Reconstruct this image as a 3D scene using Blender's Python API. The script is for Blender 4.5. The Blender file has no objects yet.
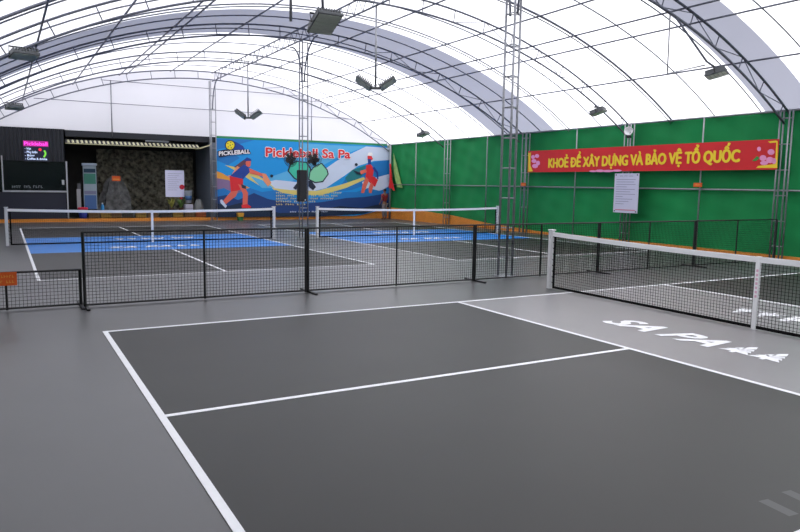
import bpy, math, random
from mathutils import Vector, Matrix
random.seed(7)
C = bpy.context.scene.collection
SC = bpy.context.scene
pi = math.pi

# ------------------------------------------------------------------ camera
CAM = Vector((-0.8604, -7.9362, 1.6213)); YAW, PITCH, ROLL, F = 0.5189, -0.1168, 0.0156, 693.67
_f = Vector((math.sin(YAW)*math.cos(PITCH), math.cos(YAW)*math.cos(PITCH), math.sin(PITCH)))
_r = Vector((math.cos(YAW), -math.sin(YAW), 0)); _u = _r.cross(_f)
_R = math.cos(ROLL)*_r + math.sin(ROLL)*_u; _U = -math.sin(ROLL)*_r + math.cos(ROLL)*_u
cd = bpy.data.cameras.new('camera'); cam = bpy.data.objects.new('camera', cd); C.objects.link(cam)
cam.matrix_world = Matrix(((_R.x, _U.x, -_f.x, CAM.x), (_R.y, _U.y, -_f.y, CAM.y), (_R.z, _U.z, -_f.z, CAM.z), (0, 0, 0, 1)))
cd.sensor_width = 36; cd.lens = F/800*36; cd.clip_start = .05; cd.clip_end = 300
SC.camera = cam
# ------------------------------------------------------------------ light
w = bpy.data.worlds.new('overcast_sky'); SC.world = w; w.use_nodes = True
bg = w.node_tree.nodes['Background']; bg.inputs[0].default_value = (.96, .965, 1, 1); bg.inputs[1].default_value = 2.35
sd = bpy.data.lights.new('hazy_sun', 'SUN'); sd.energy = 6.0; sd.angle = math.radians(40); sd.color = (1, .98, .95)
so = bpy.data.objects.new('hazy_sun', sd); C.objects.link(so)
so.rotation_euler = Vector((.90, -.05, .42)).to_track_quat('Z', 'Y').to_euler()
SC.view_settings.view_transform = 'Standard'; SC.view_settings.look = 'None'
SC.view_settings.gamma = 1; SC.view_settings.use_curve_mapping = False
SC.view_settings.exposure = 0.25

# ------------------------------------------------------------------ materials
def srgb(r, g, b):
    return tuple(((c/255)/12.92 if c/255 <= .04045 else ((c/255+.055)/1.055)**2.4) for c in (r, g, b)) + (1,)
MATS = {}
def mat(name, col, rough=.6, metal=0., noise=0., scale=3., emit=0., spec=.5, bump=0.):
    if name in MATS: return MATS[name]
    m = bpy.data.materials.new(name); m.use_nodes = True; nt = m.node_tree; b = nt.nodes['Principled BSDF']
    b.inputs['Roughness'].default_value = rough; b.inputs['Metallic'].default_value = metal
    b.inputs['Specular IOR Level'].default_value = spec
    b.inputs['Base Color'].default_value = col
    tc = nt.nodes.new('ShaderNodeTexCoord'); nz = nt.nodes.new('ShaderNodeTexNoise')
    nz.inputs['Scale'].default_value = scale; nz.inputs['Detail'].default_value = 6
    nt.links.new(tc.outputs['Object'], nz.inputs['Vector'])
    if noise:
        rp = nt.nodes.new('ShaderNodeMapRange'); rp.inputs[1].default_value = .3; rp.inputs[2].default_value = .7
        rp.inputs[3].default_value = 1-noise; rp.inputs[4].default_value = 1+noise
        mx = nt.nodes.new('ShaderNodeVectorMath'); mx.operation = 'SCALE'; mx.inputs[0].default_value = col[:3]
        nt.links.new(nz.outputs['Fac'], rp.inputs[0]); nt.links.new(rp.outputs[0], mx.inputs['Scale'])
        nt.links.new(mx.outputs[0], b.inputs['Base Color'])
    if bump:
        bp = nt.nodes.new('ShaderNodeBump'); bp.inputs['Strength'].default_value = bump
        nt.links.new(nz.outputs['Fac'], bp.inputs['Height']); nt.links.new(bp.outputs[0], b.inputs['Normal'])
    if emit:
        b.inputs['Emission Color'].default_value = col; b.inputs['Emission Strength'].default_value = emit
    MATS[name] = m; return m
def cloth(name, dcol, tcol, fac, scale=.6, var=.05):
    m = bpy.data.materials.new(name); m.use_nodes = True; nt = m.node_tree; nt.nodes.clear()
    o = nt.nodes.new('ShaderNodeOutputMaterial'); mix = nt.nodes.new('ShaderNodeMixShader')
    d = nt.nodes.new('ShaderNodeBsdfDiffuse'); t = nt.nodes.new('ShaderNodeBsdfTranslucent')
    d.inputs[0].default_value = dcol
    tc = nt.nodes.new('ShaderNodeTexCoord'); nz = nt.nodes.new('ShaderNodeTexNoise'); nz.inputs['Scale'].default_value = scale
    nz.inputs['Detail'].default_value = 5
    rp = nt.nodes.new('ShaderNodeMapRange'); rp.inputs[1].default_value = .3; rp.inputs[2].default_value = .7
    rp.inputs[3].default_value = 1-var; rp.inputs[4].default_value = 1+var
    mx = nt.nodes.new('ShaderNodeVectorMath'); mx.operation = 'SCALE'; mx.inputs[0].default_value = tcol[:3]
    nt.links.new(tc.outputs['Object'], nz.inputs['Vector']); nt.links.new(nz.outputs['Fac'], rp.inputs[0])
    nt.links.new(rp.outputs[0], mx.inputs['Scale']); nt.links.new(mx.outputs[0], t.inputs[0])
    mix.inputs[0].default_value = fac
    nt.links.new(d.outputs[0], mix.inputs[1]); nt.links.new(t.outputs[0], mix.inputs[2]); nt.links.new(mix.outputs[0], o.inputs[0])
    MATS[name] = m; return m
M_apron = mat('apron_paint', srgb(80, 80, 81), .34, noise=.06, scale=1.3)
M_court = mat('court_paint', srgb(40, 40, 38), .45, noise=.07, scale=1.7, spec=.3)
M_blue = mat('blue_paint', srgb(18, 122, 208), .5, noise=.04)
M_kit = mat('kitchen_paint', srgb(132, 130, 132), .34, noise=.04, scale=1.3)
M_line = mat('line_paint', srgb(238, 238, 242), .5, noise=.03, scale=12)
M_ghost = mat('pale_grey', srgb(72, 72, 73), .5, noise=.05)
M_steel = mat('galvanised_steel', srgb(150, 152, 158), .45, .6, noise=.12, scale=20)
M_truss = mat('roof_steel', srgb(104, 107, 120), .5, .3, noise=.12, scale=20)
M_dark = mat('black_steel', srgb(24, 24, 26), .45)
M_cord = mat('black_cord', srgb(14, 14, 15), .9, spec=.2)
M_white = mat('white_steel', srgb(215, 215, 218), .5)
M_tape = mat('white_tape', srgb(236, 236, 238), .7)
M_orange = mat('orange_paint', srgb(222, 140, 52), .6, noise=.08, scale=4)
M_green = mat('green_cloth', srgb(0, 128, 66), .85, noise=.10, scale=1.2, bump=.15)
M_black = mat('black_corrugated', srgb(30, 32, 40), .5)
M_navy = mat('navy_panel', srgb(34, 36, 52), .5)
M_roof = cloth('white_tarpaulin', (.8, .8, .82, 1), (.93, .93, .97, 1), .5)
M_band = cloth('grey_tarpaulin', (.42, .43, .48, 1), (.2, .205, .25, 1), .5)
M_gable = cloth('white_gable_tarpaulin', (.8, .8, .82, 1), (.53, .52, .58, 1), .5)
def flat(n, r, g, b, **k): return mat(n, srgb(r, g, b), k.pop('rough', .6), **k)

# ------------------------------------------------------------------ helpers
class MB:
    def __init__(s): s.v = []; s.f = []; s.mi = []; s.ms = []
    def m(s, material):
        if material not in s.ms: s.ms.append(material)
        return s.ms.index(material)
    def add(s, vs, fs, material):
        k = len(s.v); i = s.m(material)
        s.v += [tuple(p) for p in vs]; s.f += [tuple(k+a for a in f) for f in fs]; s.mi += [i]*len(fs); return s
    def box(s, a, b, material, M=None):
        x0, y0, z0 = a; x1, y1, z1 = b
        vs = [Vector(p) for p in ((x0, y0, z0), (x1, y0, z0), (x1, y1, z0), (x0, y1, z0), (x0, y0, z1), (x1, y0, z1), (x1, y1, z1), (x0, y1, z1))]
        if M: vs = [M @ p for p in vs]
        return s.add(vs, [(0, 3, 2, 1), (4, 5, 6, 7), (0, 1, 5, 4), (1, 2, 6, 5), (2, 3, 7, 6), (3, 0, 4, 7)], material)
    def bbox(s, a, b, material, bev=.01, M=None):      # box with chamfered vertical/horizontal edges
        x0, y0, z0 = a; x1, y1, z1 = b; c = bev
        ring = lambda d, z: [(x0+c+d, y0+d, z), (x1-c-d, y0+d, z), (x1-d, y0+c+d, z), (x1-d, y1-c-d, z), (x1-c-d, y1-d, z), (x0+c+d, y1-d, z), (x0+d, y1-c-d, z), (x0+d, y0+c+d, z)]
        vs = ring(c, z0)+ring(0, z0+c)+ring(0, z1-c)+ring(c, z1)
        fs = [tuple(range(7, -1, -1)), tuple(range(24, 32))]
        for k in range(3):
            for i in range(8): fs.append((k*8+i, k*8+(i+1) % 8, k*8+8+(i+1) % 8, k*8+8+i))
        vs = [Vector(p) for p in vs]
        if M: vs = [M @ p for p in vs]
        return s.add(vs, fs, material)
    def tube(s, pts, r, material, n=6, cap=True, r1=None):
        pts = [Vector(p) for p in pts]; vs = []; fs = []; N = len(pts)
        for i, p in enumerate(pts):
            d = (pts[min(i+1, N-1)]-pts[max(i-1, 0)]).normalized()
            a = Vector((0, 0, 1)) if abs(d.z) < .9 else Vector((0, 1, 0))
            e1 = d.cross(a).normalized(); e2 = d.cross(e1)
            rr = r if r1 is None else r+(r1-r)*i/(N-1)
            for k in range(n):
                t = 2*pi*k/n+pi/4
                vs.append(p+rr*(math.cos(t)*e1+math.sin(t)*e2))
        for i in range(N-1):
            for k in range(n): fs.append((i*n+k, i*n+(k+1) % n, (i+1)*n+(k+1) % n, (i+1)*n+k))
        if cap: fs += [tuple(range(n-1, -1, -1)), tuple((N-1)*n+k for k in range(n))]
        return s.add(vs, fs, material)
    def lathe(s, prof, c, material, n=20, M=None):
        vs = []; fs = []
        for r, z in prof:
            for k in range(n): vs.append(Vector((r*math.cos(2*pi*k/n), r*math.sin(2*pi*k/n), z)))
        for i in range(len(prof)-1):
            for k in range(n): fs.append((i*n+k, i*n+(k+1) % n, (i+1)*n+(k+1) % n, (i+1)*n+k))
        fs += [tuple(range(n-1, -1, -1)), tuple((len(prof)-1)*n+k for k in range(n))]
        vs = [(M @ p if M else p)+Vector(c) for p in vs]
        return s.add(vs, fs, material)
    def prism(s, poly, d, material):     # poly: 3-D points, d: extrusion vector
        d = Vector(d); P = [Vector(p) for p in poly]; n = len(P)
        return s.add(P+[p+d for p in P], [tuple(range(n-1, -1, -1)), tuple(range(n, 2*n))]+[(i, (i+1) % n, n+(i+1) % n, n+i) for i in range(n)], material)
    def build(s, name, parent=None, smooth=False, kind=None):
        me = bpy.data.meshes.new(name); me.from_pydata(s.v, [], s.f)
        for m_ in s.ms: me.materials.append(m_)
        me.polygons.foreach_set('material_index', s.mi)
        if smooth: me.polygons.foreach_set('use_smooth', [True]*len(s.f))
        me.update(); o = bpy.data.objects.new(name, me); C.objects.link(o)
        if parent: o.parent = parent
        if kind: o['kind'] = kind
        return o
def tag(o, label, cat, group=None):
    o['label'] = label; o['category'] = cat
    if group: o['group'] = group
    return o
def thing(name, label, cat, loc=(0, 0, 0), rz=0, group=None):
    o = bpy.data.objects.new(name, None); C.objects.link(o); o.location = loc; o.rotation_euler = (0, 0, rz); o.empty_display_size = .2
    return tag(o, label, cat, group)
def struct(mb, name, parent=None, smooth=False): return mb.build(name, parent, smooth, 'structure')
def ray(u, v): return _R*((u-400)/F) - _U*((v-266)/F) + _f
def at(u, v, ax, val):     # the point of a real plane (axis = val) that the photo shows at pixel u, v
    d = ray(u, v); return CAM + d*((val-CAM[ax])/d[ax])
def text_polys(txt, shear=0, bold=0., res=3):
    cu = bpy.data.curves.new('t', 'FONT'); cu.body = txt; cu.size = 1; cu.shear = shear; cu.offset = bold; cu.resolution_u = res
    o = bpy.data.objects.new('t', cu); C.objects.link(o)
    me = o.to_mesh(); vs = [v.co.copy() for v in me.vertices]; fs = [tuple(p.vertices) for p in me.polygons]
    o.to_mesh_clear(); bpy.data.objects.remove(o); bpy.data.curves.remove(cu)
    if not vs: return [], []
    x0 = min(v.x for v in vs); x1 = max(v.x for v in vs); y0 = 0 if txt != txt.lower() else min(v.y for v in vs)
    H = .73
    return [((v.x-x0)/(x1-x0), (v.y-y0)/H) for v in vs], fs
def text_width(txt):
    vs, fs = [], []
    cu = bpy.data.curves.new('t', 'FONT'); cu.body = txt; cu.size = 1; o = bpy.data.objects.new('t', cu); C.objects.link(o)
    me = o.to_mesh(); xs = [v.co.x for v in me.vertices]; o.to_mesh_clear(); bpy.data.objects.remove(o); bpy.data.curves.remove(cu)
    return min(xs), max(xs)
def put_text(mb, txt, material, origin, ex, ey, shear=0, bold=0.):
    """lay text on a plane: origin = left end of baseline, ex = whole length, ey = capital height"""
    vs, fs = text_polys(txt, shear, bold); o = Vector(origin); ex = Vector(ex); ey = Vector(ey)
    mb.add([o+ex*a+ey*b for a, b in vs], fs, material)

def strokes(mb, material, origin, ex, ey, words_, seed=1):
    """a row of lettering too small to read: short upright and level strokes grouped in words"""
    o, ex, ey = Vector(origin), Vector(ex), Vector(ey); rn = random.Random(seed); tot = sum(words_)+len(words_)-1; x = 0
    for w_ in words_:
        for k in range(w_):
            a, b = (x+k+.1)/tot, (x+k+.38)/tot; c = (x+k+.8)/tot; y = rn.choice((.1, .42, .75))
            mb.add([o+ex*a, o+ex*b, o+ex*b+ey, o+ex*a+ey], [(0, 1, 2, 3)], material)
            mb.add([o+ex*b+ey*y, o+ex*c+ey*y, o+ex*c+ey*(y+.25), o+ex*b+ey*(y+.25)], [(0, 1, 2, 3)], material)
        x += w_+1

# ------------------------------------------------------------------ dimensions
XR, XL, YB, YF = 15.3, -1.9, 21.5, -9.4
EAVE = 3.5; CX, CZ, RO = 6.7, -9.18, 15.28
TR = [2.0, 6.8, 11.65, 16.55, 21.3]              # arch trusses
def arc(R, x, y): return Vector((x, y, CZ+math.sqrt(R*R-(x-CX)**2)))
A1 = math.asin((XR-CX)/RO)
def arcp(R, t, y): return Vector((CX+R*math.sin(t), y, CZ+R*math.cos(t)))

# ------------------------------------------------------------------ floor and paint
floor = struct(MB().box((-6, -14, -.1), (18, 28, 0), M_apron), 'floor')
def rect(mb, x0, x1, y0, y1, z, m_, t=.004): mb.box((x0, y0, z-t if z-t > 0 else .0002), (x1, y1, z), m_)
K, L, W, N = 2.134, 13.411, 6.2, 6.706; lw = .05
def court(ox, oy, along, name, kit):
    """along 'x' or 'y': direction of the court's length; (ox, oy) lower corner"""
    def R_(mb, a0, a1, b0, b1, z, m_):
        if along == 'x': rect(mb, ox+a0, ox+a1, oy+b0, oy+b1, z, m_)
        else: rect(mb, ox+b0, ox+b1, oy+a0, oy+a1, z, m_)
    s = MB(); R_(s, 0, N-K, 0, W, .003, M_court); R_(s, N+K, L, 0, W, .003, M_court); struct(s, 'court_surface', floor)
    k = MB(); R_(k, N-K, N+K, 0, W, .003, kit); struct(k, 'kitchen_surface', floor)
    l = MB()
    for a in (0, L-lw): R_(l, a, a+lw, 0, W, .006, M_line)
    for a in (N-K, N+K-lw):
        R_(l, a, a+lw, lw, W-lw, .006, M_line) if kit is M_kit else None
    for b in (0, W-lw): R_(l, lw, L-lw, b, b+lw, .0062, M_line)
    for a0, a1 in ((lw, N-K), (N+K, L-lw)): R_(l, a0, a1, W/2-lw/2, W/2+lw/2, .006, M_line)
    struct(l, 'court_lines', floor)
court(0, -W, 'x', 'front', M_kit); W = 6.1
YC = 4.45; YN = 11.3
def court_far(ox):
    s = MB(); rect(s, ox, ox+W, YC, 9.1, .003, M_court); rect(s, ox, ox+W, 13.55, 18.0, .003, M_court); struct(s, 'court_surface', floor)
    k = MB(); rect(k, ox, ox+W, 9.1, 13.55, .003, M_blue); struct(k, 'kitchen_surface', floor)
    l = MB()
    for a in (YC, 18.0-lw): rect(l, ox, ox+W, a, a+lw, .006, M_line)
    for b in (ox, ox+W-lw): rect(l, b, b+lw, YC, 18.0, .0062, M_line)
    for a0, a1 in ((YC, 9.1), (13.55, 18.0)): rect(l, ox+W/2-lw/2, ox+W/2+lw/2, a0, a1, .006, M_line)
    struct(l, 'court_lines', floor)
XF1, XF2 = -.45, 7.62
court_far(XF1); court_far(XF2)
def fir(mb, o, ex, ey, m_):
    P = [(-.06, 0), (.06, 0), (.06, .12), (.42, .08), (.24, .3), (.34, .28), (.18, .52), (.26, .5), (.1, .74), (.15, .73), (0, 1)]
    P = P+[(-a, b) for a, b in P[-2:1:-1]]
    o = Vector(o); ex = Vector(ex); ey = Vector(ey); n = len(P)
    c = o+ey*.35
    pts = [o+ex*a+ey*b for a, b in P]
    mb.add(pts+[c], [(i, (i+1) % n, n) for i in range(n)], m_)
def sapa(o, ex, ey):
    """letters SA PA and two firs; ex = unit reading direction, ey = up"""
    mb = MB(); o = Vector(o); ex = Vector(ex); ey = Vector(ey)
    put_text(mb, 'SA', M_line, o, ex*.68, ey*.44, .35, .035)
    put_text(mb, 'PA', M_line, o+ex*.82, ex*.68, ey*.44, .35, .035)
    for k in (1.74, 2.06): fir(mb, o+ex*k, ex*.40, ey*.46, M_line)
    struct(mb, 'painted_lettering', floor)
sapa((5.4, -1.93, .0075), (0, -1, 0), (1, 0, 0)); sapa((7.95, -4.3, .0075), (0, 1, 0), (-1, 0, 0))
for ox in (XF1, XF2):
    sapa((ox+1.7, 9.75, .0075), (1, 0, 0), (0, 1, 0)); sapa((ox+4.4, 12.75, .0075), (-1, 0, 0), (0, -1, 0))
g = MB()
for a, b in (((763, 499), (790, 512)), ((786, 491), (806, 500))):
    g.tube([at(*a, 2, .0035), at(*b, 2, .0035)], .0035, M_ghost, 4)
g = MB()
for a, b in (((763, 500), (794, 515)), ((786, 491), (812, 503))):
    p, q = at(*a, 2, .0035), at(*b, 2, .0035); d = (q-p).normalized(); n_ = Vector((-d.y, d.x, 0))*.035
    g.add([p-n_, q-n_, q+n_, p+n_], [(0, 1, 2, 3)], M_ghost)
struct(g, 'pale_strokes', floor)  # pale grey strokes laid flat on the near right floor

# ------------------------------------------------------------------ shell
rf = MB(); NX = 48
ys = [YF, 1.35, 2.6, 10.05, 13.35, YB+.05]
RS = RO+.05; AS = math.asin((XR-CX)/RS)
for j in range(len(ys)-1):
    m_ = M_band if j in (1, 3) else M_roof
    ny = max(1, int((ys[j+1]-ys[j])/1.2))
    vs = [arcp(RS, -AS+2*AS*i/NX, ys[j]+(ys[j+1]-ys[j])*k/ny) for k in range(ny+1) for i in range(NX+1)]
    fs = [(k*(NX+1)+i, k*(NX+1)+i+1, (k+1)*(NX+1)+i+1, (k+1)*(NX+1)+i) for k in range(ny) for i in range(NX)]
    rf.add(vs, fs, m_)
struct(rf, 'ceiling', smooth=True)
# white gable cloth above the stalls and the printed banner
gb = MB(); vs = []
for i in range(NX+1):
    t = -AS+2*AS*i/NX; p = arcp(RS, t, YB); vs += [p, Vector((p.x, YB, min(EAVE-.02, p.z)))]
gb.add(vs, [(2*i, 2*i+1, 2*i+3, 2*i+2) for i in range(NX)], M_gable)
struct(gb, 'wall_back')
# solid wall behind the banner
wb = MB().box((7.0, YB+.02, 0), (XR, YB+.1, EAVE-.02), mat('wall_sheet', srgb(150, 155, 150), .7)); struct(wb, 'wall_backing')
# green cloth wall with soft sags
def draped(x, y0, y1, z0, z1, ny, nz, m_, amp=.03):
    mb = MB(); vs = []
    for k in range(nz+1):
        for i in range(ny+1):
            y = y0+(y1-y0)*i/ny; z = z0+(z1-z0)*k/nz
            ph = (y % 2.42)/2.42
            vs.append((x+amp*math.sin(pi*ph)*math.sin(pi*(z % 1.75)/1.75)+.012*math.sin(7*y+3*z)+.01*math.sin(11*z-4*y), y, z))
    mb.add(vs, [(k*(ny+1)+i, k*(ny+1)+i+1, (k+1)*(ny+1)+i+1, (k+1)*(ny+1)+i) for k in range(nz) for i in range(ny)], m_)
    return mb
struct(draped(XR, YF, YB, .02, EAVE, 200, 24, M_green), 'wall_right', smooth=True)
struct(MB().box((XL-.05, YF, 0), (XL, YB, EAVE), mat('side_sheet', srgb(22, 60, 42), .8)), 'wall_left_unseen')  # unseen left side, built dark to dim the floor beside it
wf = MB(); vs = []
for i in range(NX+1):
    t = -AS+2*AS*i/NX; p = arcp(RS, t, YF); vs += [p, Vector((p.x, YF, 0))]
wf.add(vs, [(2*i, 2*i+1, 2*i+3, 2*i+2) for i in range(NX)], MATS['side_sheet']); struct(wf, 'wall_front_unseen')  # unseen dark wall behind the camera, added to darken the near floor
# orange plinths
op = MB()
Y0 = YB-.03
prof = [(XL, .12), (7, .13), (11, .2), (13.5, .32), (14.6, .46), (XR, .52)]
for (a, h0), (b, h1) in zip(prof[:-1], prof[1:]):
    op.add([(a, Y0, 0), (b, Y0, 0), (b, Y0, h1), (a, Y0, h0), (a, Y0+.1, 0), (b, Y0+.1, 0), (b, Y0+.1, h1), (a, Y0+.1, h0)],
           [(0, 1, 2, 3), (3, 2, 6, 7), (4, 7, 6, 5)], M_orange)
struct(op, 'trim_1')
op = MB(); X0 = XR-.07
prof = [(21.47, .52), (19, .5), (16.2, .4), (13.5, .2), (10.5, .08), (-8, .06)]
for (a, h0), (b, h1) in zip(prof[:-1], prof[1:]):
    op.add([(X0, a, 0), (X0, b, 0), (X0, b, h1), (X0, a, h0), (X0+.05, a, 0), (X0+.05, b, 0), (X0+.05, b, h1), (X0+.05, a, h0)],
           [(0, 1, 2, 3), (3, 2, 6, 7), (4, 7, 6, 5)], M_orange)
struct(op, 'trim_2')

# ------------------------------------------------------------------ roof steel
def truss(y, label):
    rc = .03 if y < 3 else .024
    t = thing('arch_truss', label, 'roof truss', (CX, y, 0), group='double chord arch trusses under the white tarpaulin')
    o = Vector((CX, y, 0)); RI = RO-.32; n = 44
    for nm, R in (('outer_chord', RO-.02), ('inner_chord', RI)):
        MB().tube([arcp(R, -A1+2*A1*i/n, y)-o for i in range(n+1)], rc, M_truss, 6).build(nm, t, True)
    K = 19
    for i in range(K+1):
        a = -A1+.02+(2*A1-.04)*i/K
        MB().tube([arcp(RO-.02, a, y)-o, arcp(RI, a, y)-o], .013, M_truss, 5).build('web_post', t, True)
    for i in range(K):
        a = -A1+.02+(2*A1-.04)*i/K; b = -A1+.02+(2*A1-.04)*(i+1)/K
        if a < .12: continue
        MB().tube([arcp(RO-.02 if i % 2 else RI, a, y)-o, arcp(RI if i % 2 else RO-.02, b, y)-o], .010, M_truss, 5).build('web_diagonal', t, True)
for y, lab in zip(TR, ('arch truss nearest the camera, crossing the upper right corner along the narrow grey roof strip',
                       'arch truss landing on the green wall above the white notice, second from the camera',
                       'arch truss running along the wide grey roof band, landing left of the red banner',
                       'arch truss between the wide grey roof band and the white gable',
                       'arch truss lying flat against the white back gable, farthest of all')):
    truss(y, lab)
def rib(y, label, r=.016, r2=0):
    mb = MB(); n = 40; o = Vector((CX, y, 0))
    mb.tube([arcp(RO+.02, -A1+2*A1*i/n, y)-o for i in range(n+1)], r, M_truss, 6)
    if r2: mb.tube([arcp(RO-.03, -A1+2*A1*i/n, y+.05)-o for i in range(n+1)], r2, M_truss, 6)
    ob = mb.build('roof_rib', None, True); ob.location = (CX, y, 0)
    tag(ob, label, 'roof rib', 'single pipe ribs arched under the roof tarpaulin')
for y, lab, *k in ((20.05, 'thin curved roof pipe next to the white back gable'),
              (18.1, 'thin curved roof pipe second from the white back gable'),
              (14.9, 'thin curved roof pipe just beyond the far edge of the wide grey roof band'),
              (13.45, 'curved roof pipe along the far edge of the wide grey roof band'),
              (12.5, 'thin curved roof pipe inside the wide grey band, beyond its truss'),
              (10.7, 'thin curved pipe inside the wide grey band, camera side of its truss'),
              (9.3, 'curved double pipe just on the camera side of the wide grey roof band', .018, .014),
              (7.9, 'thin curved roof pipe landing on the green wall just left of the white horn'),
              (5.3, 'thick curved double pipe landing over the right half of the red banner', .028, .014),
              (3.95, 'thin curved roof pipe between the thick double pipe and the narrow grey strip'),
              (2.68, 'thin curved roof pipe along the left edge of the narrow grey strip'),
              (.75, 'thin curved roof pipe at the top right corner, right of the narrow grey strip'),
              (-.6, 'thin curved roof pipe at the extreme top right corner of the photo')):
    rib(y, lab, *k)
PUR = [(-.1, 'leftmost long roof pipe, running above the left floodlights'), (1.6, 'long roof pipe second from the left'),
       (3.25, 'long roof pipe third from the left, left one of a close pair'), (3.52, 'long roof pipe third from the left, right one of a close pair'),
       (5.18, 'long roof pipe just left of the ridge beam'), (8.4, 'long roof pipe just right of the ridge beam'),
       (10.33, 'long roof pipe second to the right of the ridge beam'), (11.45, 'long roof pipe third to the right of the ridge beam'),
       (12.0, 'long roof pipe fourth to the right of the ridge beam'), (13.55, 'lowest long roof pipe on the right, above the green wall')]
for x, lab in PUR:
    a = arc(RO-.04, x, -4); b = arc(RO-.04, x, YB-.05)
    ob = MB().tube([(0, 0, 0), (0, b.y-a.y, 0)], .022, M_truss, 6).build('purlin', None, True); ob.location = a
    tag(ob, lab+', front to back', 'roof pipe', 'straight pipes along the tent roof')
# eave pipe
ob = MB().tube([(XR-.09, YF, EAVE-.01), (XR-.09, YB-.1, EAVE-.01)], .028, M_steel, 8).build('eave_pipe', None, True)
tag(ob, 'long steel eave pipe along the top edge of the green wall', 'pipe')
ob = MB().tube([(XR-.08, YF, 1.62), (XR-.08, YB-.1, 1.62)], .022, M_steel, 8).build('wall_rail', None, True)
tag(ob, 'horizontal steel rail at mid height across the green wall', 'rail')

# ridge beam on three lattice columns
BX = 6.82
rb = thing('ridge_beam', 'zigzag lattice beam along the tent ridge resting on the three lattice columns', 'roof beam', (BX, 0, 5.72))
for nm, z in (('top_chord', .34), ('bottom_chord', 0)):
    MB().tube([(0, -3, z), (0, YB-.15, z)], .024, M_truss, 6).build(nm, rb, True)
MB().tube([(0, -3+.25*i, .34*(i % 2)) for i in range(97)], .011, M_truss, 5).build('zigzag_web', rb, True)
def column(x, y, label, H=5.72):
    t = thing('lattice_column', label, 'column', (x, y, 0), group='lattice columns under the ridge')
    s = .125; L_ = [(-s, -s), (s, -s), (s, s), (-s, s)]
    th = .35
    L_ = [(s*1.15*math.cos(a), s*1.15*math.sin(a)) for a in (-pi/2-.55, -pi/2-.55+2*pi/3, -pi/2-.55+4*pi/3)]
    for a in L_: MB().tube([(a[0], a[1], .01), (a[0], a[1], H)], .021, M_steel, 8).build('upright', t, True)
    z = .35
    while z < H-.1:
        MB().tube([(*L_[k % 3], z) for k in range(4)], .012, M_steel, 5).build('cross_tie', t)
        z += .53
    MB().box((-.17, -.17, .0), (.17, .17, .012), M_steel).build('base_plate', t)
    for sg in (-1, 1):
        if y > 21 and sg > 0: continue
        b = MB(); P = []
        for i in range(9):
            a = pi/2*i/8
            P.append((0, sg*(.1+.95*(1-math.cos(a))), H-1.15+1.15*math.sin(a)))
        b.tube(P, .022, M_truss, 6).build('curved_brace', t, True)
    return t
column(6.97, 1.93, 'pale lattice column standing in front of the green wall, nearest the camera')
column(6.95, 11.65, 'lattice column in the middle, carrying the black loudspeaker and two fans')
column(6.76, 21.2, 'lattice column at the left edge of the blue printed banner')

# green wall posts
def wall_post(y, label):
    t = thing('wall_lattice_post', label, 'post', (XR-.2, y, 0), group='lattice posts along the green wall')
    L_ = [(-.08, -.11), (.06, -.11), (.06, .11), (-.08, .11)]
    for a in L_: MB().tube([(*a, .0), (*a, EAVE)], .02, M_steel, 7).build('upright', t, True)
    z = .3
    while z < EAVE:
        MB().tube([(*L_[k % 4], z) for k in range(5)], .011, M_steel, 5).build('cross_tie', t)
        z += .6
for y, lab in ((1.93, 'steel lattice post on the green wall at the right end of the red banner'),
               (6.62, 'steel lattice post on the green wall behind the white notice'),
               (11.25, 'steel lattice post on the green wall at the left end of the red banner'),
               (16.2, 'steel lattice post on the green wall left of the pale central column')):
    wall_post(y, lab)
for y, lab in ((18.85, 'thin single steel post on the green wall, the one nearest the back corner'), (13.6, 'thin single steel post on the green wall just left of the pale column'),
               (8.85, 'thin single steel post on the green wall behind the left half of the red banner'), (4.2, 'thin single steel post on the green wall behind the right half of the red banner')):
    ob = MB().tube([(0, 0, 0), (0, 0, EAVE)], .021, M_steel, 7).build('wall_post', None, True); ob.location = (XR-.13, y, 0)
    tag(ob, lab, 'post', 'single posts along the green wall')
ob = MB().tube([(0, 0, 0), (0, 0, EAVE)], .05, M_steel, 10).build('corner_post', None, True); ob.location = (XR-.13, YB-.29, 0)
tag(ob, 'steel post in the corner between the blue banner and the green wall', 'post')
# gable pipes
for x, z0, z1, lab in ((2.93, 3.3, 5.45, 'vertical steel pipe on the white gable above the dark stall'), (11.25, 3.5, 5.45, 'vertical steel pipe on the white gable above the blue banner')):
    ob = MB().tube([(0, 0, 0), (0, 0, z1-z0)], .022, M_steel, 6).build('gable_pipe', None, True); ob.location = (x, YB-.06, z0)
    tag(ob, lab, 'pipe', 'vertical pipes on the gable')
for z, lab in ((4.57, 'lower horizontal cable across the white gable'), (5.43, 'upper horizontal cable across the white gable')):
    h = math.sqrt((RO-.1)**2-(z-CZ)**2)
    ob = MB().tube([(-h, 0, 0), (h, 0, 0)], .012, M_truss, 6).build('gable_cable', None, True); ob.location = (CX, YB-.1, z)
    tag(ob, lab, 'cable', 'cables across the gable')

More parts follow.
